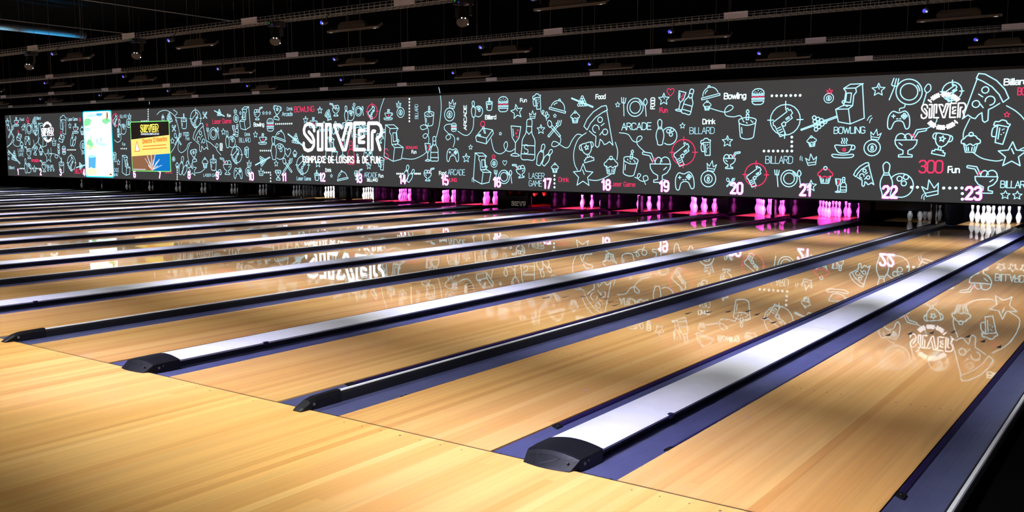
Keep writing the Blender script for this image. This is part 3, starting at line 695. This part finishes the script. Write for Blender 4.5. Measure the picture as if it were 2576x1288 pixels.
words('Food', 50, 304, 7, MID, w=11)
words('Billard', 92, 301, 7, MID, w=11)
words('Laser Game', 171, 304, 8, MID, w=25)
words('LASER', 46, 382, 8, THIN, w=15)
words('GAME', 47, 393, 8, THIN, w=13)
words('Arcade', 79, 407, 8, BOLD, True, w=19)
words('Billard', 23, 425, 7, MID, w=14)
words('BILLARD', 119, 422, 7, MID, w=16)
words('BILLARD', 189, 436, 11, MID, True, w=27)
words('ARCADE', 146, 388, 5, MID, w=28, up=True)
words('ARCADE', 296, 346, 5, MID, w=24, up=True)
words('BILLARD', 302, 297, 8, THIN, w=18)
words('Fun', 308, 366, 7, MID, w=8)
words('Drink', 206, 388, 7, MID, w=10)
words('ARCADE', 280, 432, 9, THIN, w=20)
words('BOWLING', 280, 442, 6, MID, w=17)
words('S', 1319, 386, 22, .09, w=11)
words('S', 968, 400, 26, .09, True, w=10)
for a in ((2293, 471, 2308, 471, 2), (2374, 473, 2420, 473, 4), (2421, 487, 2421, 501, 2), (1942, 241, 2013, 240, 7), (1922, 380, 1992, 380, 7), (1992, 368, 1992, 345, 3), (1395, 442, 1395, 471, 4), (1030, 249, 1030, 305, 8), (999, 437, 1013, 437, 4), (1044, 437, 1057, 437, 4), (694, 312, 734, 311, 9), (655, 379, 680, 379, 6), (666, 434, 680, 434, 4), (681, 440, 681, 456, 3), (446, 428, 446, 451, 5), (373, 275, 373, 299, 5), (356, 305, 373, 304, 5), (305, 374, 318, 374, 4), (50, 424, 61, 424, 5), (77, 424, 82, 424, 2), (92, 424, 102, 424, 4), (170, 377, 190, 377, 7)): dots(*a)
on_wall(DR.mb.build('line_drawings', [BLUE, RED, WHT]))

# lane numbers along the lower edge
NPX = {23: (2447, 504, 27), 22: (2237, 500, 26), 21: (2025, 494, 25), 20: (1852, 489, 23), 19: (1670, 483, 21), 18: (1524, 479, 20), 17: (1376, 475, 19), 16: (1250, 471, 18), 15: (1119, 466, 17), 14: (1013, 463, 16), 13: (903, 460, 15), 12: (811, 457, 15), 11: (715, 456, 14), 10: (632, 454, 13), 9: (547, 452, 13), 8: (476, 450, 12), 7: (402, 449, 12), 6: (339, 447, 11), 4: (212, 443, 11), 3: (153, 442, 10), 2: (103, 441, 10), 1: (46, 440, 10)}
for k, (px, py, h) in NPX.items():
    X, Z = scr(px, py)
    hh = .235
    s = str(k)
    wN = text_w(s, hh, .02) * 1.0
    D = Draw(SY - .008); text(D, s, X - wN / 2 + .02, Z + .02, hh, .060, 0, gap=.02)
    n = on_wall(D.mb.build('lane_number', NUMM))
    D = Draw(SY - .010); text(D, s, X - wN / 2 + .02, Z + .02, hh, .040, 0, gap=.02)
    q = D.mb.build('number_core', NUMW); q.parent = n

# big SILVER lettering: outlines read off as double strokes (crop grid 4.6 px per photo pixel)
SIL = ['418 548 412 500 385 472 345 468 312 488 298 535 304 580 330 615 385 680', '355 560 395 605 414 655 412 720 388 762 345 778 308 760 295 720 296 692',
       '455 476 511 476 511 765 462 765 462 560', '655 765 556 765 556 476 606 476 606 660', '735 512 715 482 650 482 748 765 780 765 848 466 798 468 748 650',
       '1000 460 882 460 882 765 1000 765', '994 545 936 545 936 590', '994 610 936 640 936 680 994 680', '1045 765 1045 460 1150 460 1185 490 1197 545 1185 605 1142 640 1180 765', '1118 552 1095 552 1088 580 1088 765']
def silver(D, fn, wd, mi=0):
    for s in SIL: D.line(spline([fn(a, b) for a, b in P(s)], n=1), wd, mi)
D = Draw(SY - .006)
silver(D, lambda a, b: scr(700 + a / 4.6, 210 + b / 4.6), .098)
X, Z = scr(763, 408.5)
text(D, 'COMPLEXE DE LOISIRS & DE FUN', X, Z, .185, .031, 0, width=scr(957, 408)[0] - X, gap=.03)
on_wall(D.mb.build('logo_lettering', LOGO))['label'] = 'large white lettering reading SILVER'
# round badge on the right and its small twin far left
def badge(px, py, wpx, name):
    D = Draw(SY - .007)
    xc, zc = scr(px, py)
    k = scr(px + wpx / 2, py)[0] - scr(px - wpx / 2, py)[0]
    f = lambda a, b: (xc + (a - 745) / 910 * k, zc - (b - 620) / 910 * k)
    silver(D, f, .032 * k)
    R = .40 * k
    for a0, a1 in ((38, 142), (222, 318)):
        for i in range(19):
            t = math.radians(a0 + (a1 - a0) * i / 18)
            r0, r1 = R - .042 * k, R + .042 * k
            if i % 6 == 5: D.disc(xc + R * math.cos(t), zc + R * math.sin(t), .015 * k); continue
            D.line([(xc + r0 * math.cos(t), zc + r0 * math.sin(t)), (xc + r1 * math.cos(t), zc + r1 * math.sin(t))], .036 * k)
    on_wall(D.mb.build(name, LOGO2))['label'] = 'round white badge reading SILVER'
LOGO2 = emis('badge_white', (.95, .95, 1.0), 2.0)
badge(2373, 279, 112, 'round_badge')
badge(120, 332, 30, 'round_badge')

# two advertising pages on the wall, left half
def page(x0, x1, z0, z1, y, r=.09):
    pts = []
    for cx, cz, a in ((x1 - r, z1 - r, 0), (x0 + r, z1 - r, 90), (x0 + r, z0 + r, 180), (x1 - r, z0 + r, 270)):
        pts += [(cx + r * math.cos(math.radians(a + 18 * i)), cz + r * math.sin(math.radians(a + 18 * i))) for i in range(6)]
    return pts[::-1]
E_ = emis
AD = [E_('advert_cyan_edge', (.0, .62, 1.0), 2.0), E_('advert_white', (.93, 1.0, .97), 2.8), E_('advert_green', (.28, .85, .42), 1.1), E_('advert_blue', (.10, .48, .85), 1.1), E_('advert_gold', (1.0, .85, .45), 1.5), E_('advert_aqua', (.45, .95, .9), 1.5), E_('advert_brown', (.45, .12, .02), .8), E_('advert_pale_blue', (.35, .75, 1.0), 1.5)]
D = Draw(SY - .012)
ax0, ax1, az0, az1 = -32.86, -30.90, .56, 3.10
D.poly(page(ax0, ax1, az0, az1, 0), 0)
D.y = SY - .014; D.poly(page(ax0 + .05, ax1 - .05, az0 + .04, az1 - .04, 0, .08), 1)
def fx(u, v): return ax0 + .06 + u * (ax1 - ax0 - .12), az0 + .05 + v * (az1 - az0 - .1)
D.y = SY - .016
def blob(u, v, ru, rv, mi, jag=.25, n=16):
    r = random.Random(int(u * 991 + v * 77)); out = []
    for i in range(n):
        s = 1 + jag * (r.random() - .5) * 2; t = -2 * PI * i / n
        x, z = fx(min(1, max(0, u + ru * s * math.cos(t))), min(1, max(0, v + rv * s * math.sin(t)))); out.append((x, z))
    D.poly(out, mi)
blob(.12, .84, .16, .06, 2); blob(.85, .86, .14, .05, 2); blob(.3, .95, .2, .03, 5); blob(.6, .96, .12, .025, 3); blob(.88, .93, .03, .09, 6); blob(.12, .73, .14, .03, 5)
blob(.2, .5, .12, .08, 2); blob(.25, .6, .02, .05, 2); blob(.1, .46, .12, .03, 4); blob(.35, .45, .12, .02, 4)
D.y = SY - .018
D.poly([fx(.1, .12), fx(.12, .30), fx(.40, .30), fx(.37, .12)], 3); blob(.24, .31, .15, .025, 7, .1); blob(.2, .07, .24, .06, 4, .3); blob(.62, .5, .24, .03, 5, .6); blob(.92, .03, .05, .015, 6)
for u, v, mi in ((.38, .56, 7), (.45, .55, 3), (.52, .57, 7), (.6, .565, 3), (.66, .58, 7)): D.line([fx(u, v - .025), fx(u + .03, v + .03)], .05, mi)
on_wall(D.mb.build('advert_page', AD))['label'] = 'bright tall advert page with blue cup, edged in cyan'
SM = [E_('notice_green_edge', (.25, 1.0, .25), 1.0), E_('notice_dark', (.012, .009, .008), 1.0), E_('notice_brown', (.38, .17, .085), .8), E_('notice_blue', (.0, .19, .62), 1.0), E_('notice_yellow', (1.0, .72, .19), 1.25), E_('notice_lettering', (1.0, .85, .12), 1.4), E_('notice_orange_text', (.85, .25, .02), 1.0), E_('notice_splash', (.75, .85, 1.0), 1.1), E_('notice_pale', (1.0, .97, .85), 1.4)]
D = Draw(SY - .012)
bx0, bx1, bz0, bz1 = -29.70, -27.30, .82, 2.64
gx = lambda u, v: (bx0 + u * (bx1 - bx0), bz0 + v * (bz1 - bz0))
D.poly(page(bx0, bx1, bz0, bz1, 0, .07), 0)
D.y = SY - .014; D.poly(page(bx0 + .035, bx1 - .035, bz0 + .03, bz1 - .03, 0, .05), 1)
D.y = SY - .016
D.poly([gx(.02, .02), gx(.55, .02), gx(.60, .36), gx(.02, .34)], 2); D.poly([gx(.55, .02), gx(.98, .02), gx(.98, .40), gx(.60, .36)], 3)
D.y = SY - .018
D.poly([gx(.005, .30), gx(.995, .36), gx(.995, .72), gx(.005, .64)], 4)
D.y = SY - .020
silver(D, lambda a, b: gx(.27 + (a - 290) / 910 * .46, .93 - (b - 460) / 320 * .15), .036, 5)
X, Z = gx(.28, .73); text(D, 'COMPLEXE DE LOISIRS & DE FUN', X, Z, .055, .014, 7, width=.46 * (bx1 - bx0))
X, Z = gx(.31, .56)
sh = Draw(SY - .020); text(sh, 'Dimanche 12 Novembre', 0, 0, .15, .028, 6, width=1.5)
for v in sh.mb.v: D.mb.v.append((X + v[0], v[1], Z + v[2] + v[0] * .06))
n0 = len(D.mb.v) - len(sh.mb.v)
D.mb.f += [tuple(i + n0 for i in f) for f in sh.mb.f]; D.mb.mi += sh.mb.mi
D.line([gx(.10, .40), gx(.16, .60), gx(.23, .41)], .03, 6, True); D.poly([gx(.215, .42), gx(.115, .41), gx(.16, .575)][::-1], 8)
for a, b in (((.33, .50), (.90, .53)), ((.30, .44), (.92, .47))): D.line([gx(*a), gx(*b)], .03, 6)
for i, (a, b) in enumerate(((.36, .26), (.42, .31), (.48, .20), (.52, .34), (.57, .24), (.62, .33), (.66, .2), (.72, .24), (.78, .13), (.44, .12), (.68, .12))):
    D.line([gx(.53, .03), gx(a, b)], .035 if i % 2 else .022, 7)
D.line([gx(.04, .04), gx(.36, .04)], .025, 7); D.poly([gx(.49, .03), gx(.56, .03), gx(.56, .13), gx(.5, .13)], 6)
on_wall(D.mb.build('notice_page', SM))['label'] = 'notice page with yellow band, edged in green'

# ------------------------------------------------------------------ sweep boards
t = thing('sweep_board', 'black board reading SILVER lowered across lane sixteen', 'sweep board', (centre(16), 17.3, 0))
MB().box(-.56, .56, 0, .04, .02, .33).build('board', KICK, t)
D = Draw(-.004); silver(D, lambda a, b: ((a - 745) / 910 * .62 + .22, .12 - (b - 620) / 910 * .34), .016)
D.mb.build('lettering', mat('sweep_letter_glow_grey', (.6, .55, .5), .5, emit=(.5, .42, .36), es=.2), t)  # printed letters given a faint glow, though they are no lamp
MB().box(-.6, .6, -.05, .06, -.001, .02).build('foot', KICK, t)
t = thing('sweep_board', 'black board half lowered in front of the pins of lane twenty-two', 'sweep board', (centre(22), 17.55, 0))
MB().box(-.56, .56, 0, .04, .27, .62).build('board', KICK, t)
for sx in (-.54, .50): MB().box(sx, sx + .04, .0, .04, .62, 1.5).build('arm', KICK, t)
# small purple lit curbs beside the decks of lanes 12 and 16
for k in (12, 16):
    pass

# ------------------------------------------------------------------ cable trays
def wire_tray():
    m = MB()
    x0, x1 = -41.0, 5.0
    r = .0026
    for dy, dz in ((-.1, 0), (-.033, 0), (.033, 0), (.1, 0), (-.1, .036), (.1, .036), (-.1, .070), (.1, .070)):
        m.box(x0, x1, dy - r, dy + r, dz - r, dz + r)
    x = x0
    while x < x1:
        for a, b in (((x, -.1, .072), (x, -.1, 0)), ((x, -.1, 0), (x, .1, 0)), ((x, .1, 0), (x, .1, .072))):
            p, q = Vector(a), Vector(b)
            m.box(x - r, x + r, min(p.y, q.y) - r, max(p.y, q.y) + r, min(p.z, q.z) - r, max(p.z, q.z) + r)
        x += .10
    return m
TNAME = ['nearest wire cable tray, above the top of the picture', 'nearest visible wire cable tray, crossing the top left corner', 'second visible wire cable tray from the front', 'third visible wire cable tray from the front', 'farthest wire cable tray, just above the LED wall']
SPX = [[], [-14.9, -11.92, -8.94, -5.99], [-20.7, -17.8, -14.86, -11.93, -8.97, -6.01, -3.06, -.1], [-32.95, -29.95, -26.95, -23.95, -20.94, -17.97, -15.0, -12.02, -9.03, -6.03, -3.06, -.14], [-36.4, -33.4, -30.4, -27.4, -24.4, -21.36, -18.35, -15.32, -12.3, -9.25, -6.23, -3.2, -.2]]
tray_mesh = None
for i, ty in enumerate(TRAYS):
    t = thing('cable_tray', TNAME[i], 'cable tray', (0, ty, TZ), 'wire cable trays')
    if tray_mesh is None: tray_mesh = wire_tray().build('wire_mesh', STEEL, t)
    else:
        c = tray_mesh.copy(); COL.objects.link(c); c.parent = t
    for sx in SPX[i]:
        m = MB()
        m.box(sx - .17, sx + .17, -.108, -.104, -.004, .080); m.box(sx - .17, sx + .17, -.118, -.104, .076, .082);
        m.build('splice_plate', PLATE, t)
        for dx in (-.12, 1.4):
            m = MB(); m.tube((sx + dx, 0, .0), (sx + dx, 0, ZC - TZ), .003, 5); m.build('hanger_rod', RODM, t)

# ------------------------------------------------------------------ asymmetric lane floodlights: we see the backs of their shields
def floodlight():
    root = thing('lane_floodlight', 'x', 'floodlight', (0, 0, 0), 'floodlights hung under the cable trays')
    q = math.radians(34)
    def tl(x, y, z): return (x, y * math.cos(q) - z * math.sin(q), y * math.sin(q) + z * math.cos(q))
    m = MB()
    m.loft([[tl(-.47, y, z) for y, z in ((-.02, -.015), (.08, -.015), (.08, .02), (-.02, .02))], [tl(.47, y, z) for y, z in ((-.02, -.015), (.08, -.015), (.08, .02), (-.02, .02))]])
    m.build('shield_plate', LAMPB, root)
    m = MB()
    m.loft([[(-.245, -.035, .01), (.245, -.035, .01), (.245, .06, .03), (-.245, .06, .03)], [(-.245, -.035, .055), (.245, -.035, .055), (.245, .05, .055), (-.245, .05, .055)], [(-.20, -.03, .10), (.20, -.03, .10), (.20, .045, .10), (-.20, .045, .10)]])
    m.build('housing', LAMPB, root)
    for sx in (-.12, .12):
        m = MB(); m.tube((sx, 0, .09), (sx, 0, .215), .003, 5); m.build('hanger', RODM, root)
    m = MB(); m.quadface([tl(-.44, -.012, -.017), tl(-.44, .072, -.017), tl(.44, .072, -.017), tl(.44, -.012, -.017)])
    m.build('diffuser', emis('floodlight_diffuser', (.9, .95, 1.0), 1.0), root)
    ld = bpy.data.lights.new('flood_beam', 'AREA')
    ld.shape = 'RECTANGLE'; ld.size = .42; ld.size_y = .07; ld.energy = FLOOD_W; ld.color = FLOOD_COL; ld.spread = math.radians(FLOOD_SPREAD)
    for sg in (-1, 1):
        lo = bpy.data.objects.new('flood_beam', ld); COL.objects.link(lo); lo.parent = root
        lo.location = tl(.22 * sg, .03, -.05)
        lo.rotation_euler = Vector((.20 * sg, .45, -.90)).to_track_quat('-Z', 'Y').to_euler()
    return root
ROWN = {1.95: 'above the top of the picture', 5.37: 'on nearest visible cable tray', 8.79: 'on second visible cable tray', 12.2: 'on third visible cable tray', -1.47: 'over the approach', -4.89: 'behind the approach'}
LIMX = {-1.47: -18, 1.95: -22, 5.37: -34, 8.79: -38, 12.2: -38}
fl = floodlight(); used = False; steep = None
for ty in (5.37, 8.79, 12.2, 1.95, -1.47):
    for k in range(24, 0, -2):
        if WIDE[k] < LIMX[ty]: continue
        lab = f'dark floodlight {ROWN[ty]}, between lanes {num(k-1)} and {num(k)}'
        loc = (WIDE[k] + .06, ty, 3.09)
        if not used: fl.location = loc; fl['label'] = lab; used = True
        else:
            fd = dup(fl, loc, lab)
            if ty == 12.2:      # the last row is tipped steeper so that it does not reach the pin decks
                for ch in fd.children:
                    if ch.type == 'LIGHT':
                        if steep is None: steep = ch.data.copy(); steep.spread = math.radians(50); steep.energy *= .8
                        ch.data = steep
                        ch.rotation_euler = Vector((.20 if ch.location.x > 0 else -.20, .26, -.95)).to_track_quat('-Z', 'Y').to_euler()
# rows over the approach hang from plain trays of their own
for ty, nm in ((-1.47, 'wire cable tray over the approach, outside the picture'),):
    t = thing('cable_tray', nm, 'cable tray', (0, ty, TZ), 'wire cable trays')
    c = tray_mesh.copy(); COL.objects.link(c); c.parent = t
# ------------------------------------------------------------------ small blue spot lamps
sp = thing('spot_lamp', 'x', 'spot lamp', (0, 0, 0), 'small blue spot lamps')
m = MB(); m.tube((0, .0, .075), (0, .10, .20), .008, 6); m.tube((0, .03, .065), (0, -.05, .045), .030, 12, 0, .036); m.build('can', LAMPB, sp)
m = MB(); m.tube((-.008, -.05, .045), (-.008, -.054, .044), .022, 12); m.build('lens', BLED, sp)
m = MB(); m.tube((.018, -.054, .034), (.018, -.058, .033), .012, 8); m.build('lens_glint', emis('lens_white', (.7, .75, 1.0), .9), sp)
ld = bpy.data.lights.new('blue_beam', 'SPOT'); ld.energy = BLUE_W; ld.color = (.22, .20, 1.0); ld.spot_size = math.radians(42); ld.spot_blend = .9; ld.shadow_soft_size = .03
lo = bpy.data.objects.new('blue_beam', ld); COL.objects.link(lo); lo.parent = sp
lo.location = (0, .0, -.02); lo.rotation_euler = Vector((.08, .50, -.90)).to_track_quat('-Z', 'Y').to_euler()
used = False
for ty in (5.37, 8.79, 12.2, 1.95, -1.47):
    for k in range(24, 0, -2):
        if WIDE[k] < LIMX[ty] + 2: continue
        lab = f'blue spot lamp {ROWN[ty]}, between lanes {num(k-1)} and {num(k)}'
        loc = (WIDE[k] - .27, ty - .19, 3.125)
        if not used: sp.location = loc; sp['label'] = lab; used = True
        else: dup(sp, loc, lab)
# ------------------------------------------------------------------ moving heads on the nearest visible tray
HS = .75
mh = thing('moving_head_light', 'x', 'stage light', (0, 0, 0), 'stage lights on the nearest tray')
m = MB(); m.box(-.14, .14, -.1, .1, .10, .20); m.tube((0, 0, .2), (0, 0, .31), .02, 8); m.build('base', DARK, mh)
for sx in (-.15, .13):
    m = MB(); m.loft([[(sx, -.03, .10), (sx + .02, -.03, .10), (sx + .02, .03, .10), (sx, .03, .10)], [(sx, -.03, -.08), (sx + .02, -.03, -.08), (sx + .02, .03, -.08), (sx, .03, -.08)]])
    m.build('yoke_arm', DARK, mh)
m = MB()
a, b = Vector((-.09, .06, .05)), Vector((.06, -.10, -.19))
m.tube(a, b, .078, 14, 0, .10); hd = m.build('head', mat('moving_head_black', (.018, .016, .012), .5), mh)
m = MB()
d = (b - a).normalized(); u = d.orthogonal().normalized(); v = d.cross(u)
for t_ in (160, 250, 285):
    m = MB()
    c0 = b + u * (  .093 * math.cos(math.radians(t_))) + v * (  .093 * math.sin(math.radians(t_))) - d * .004
    m.tube(c0, c0 + d * .012, .008, 8); m.build('white_led', WAY, hd)
m = MB(); m.tube((-.1, -.1, .16), (-.1, -.104, .16), .016, 8); m.build('green_display', GLED, mh)
m = MB(); m.tube((-.02, -.1, .13), (-.02, -.104, .13), .016, 8); m.build('blue_display', emis('blue_display', (.05, .06, .6), .4), mh)
mh.scale = (HS, HS, HS)
used = False
for k in (21, 19, 17, 15):
    lab = f'black moving head light with white dots, above lanes {num(k-1)} and {num(k)}'
    loc = (NARR[k] + .24, 5.37, 3.16)
    if not used: mh.location = loc; mh['label'] = lab; used = True
    else: dup(mh, loc, lab)

# ------------------------------------------------------------------ ducts at the far left of the ceiling, lit cyan
DUCT = mat('duct_steel', (.10, .11, .12), .4)
t = thing('air_duct', 'round steel ceiling duct washed in cyan light, top left corner', 'air duct', (-27.45, 0, 5.32))
m = MB(); m.tube((0, 6.0, 0), (0, 13.6, 0), .12, 20)
m.build('duct_pipe', DUCT, t, True)
for y in (11.45, 13.45, 9.4):
    m = MB(); m.tube((0, y, 0), (0, y + .03, 0), .126, 20); m.tube((0, y + .02, .15), (0, y + .02, ZC - 5.32), .004, 5); m.build('clamp_ring', DUCT, t)
for x, z, nm in ((-25.15, 5.2, 'thin cyan-lit cable along the ceiling, above the duct'), (-20.13, 5.2, 'second thin cyan-lit cable along the ceiling, right of the duct')):
    m = MB(); m.tube((0, 4, 0), (0, 13.8, 0), .012, 6)
    tag(m.build('ceiling_cable', STEEL, loc=(x, 0, z)), nm, 'cable', 'ceiling cables')
for y0, y1, e, c in ((11.7, 13.3, 16, (0, .50, 1.0)), (10.2, 11.2, 9, (.25, .65, .85))):
    ld = bpy.data.lights.new('cyan_uplight', 'AREA'); ld.shape = 'RECTANGLE'; ld.size = .06; ld.size_y = y1 - y0
    ld.energy = e; ld.color = c; ld.spread = math.radians(58)
    lo = bpy.data.objects.new('cyan_uplight', ld); COL.objects.link(lo); lo.location = (-27.42, (y0 + y1) / 2, 4.55)
    lo.rotation_euler = (PI, 0, 0)
bpy.context.view_layer.update()
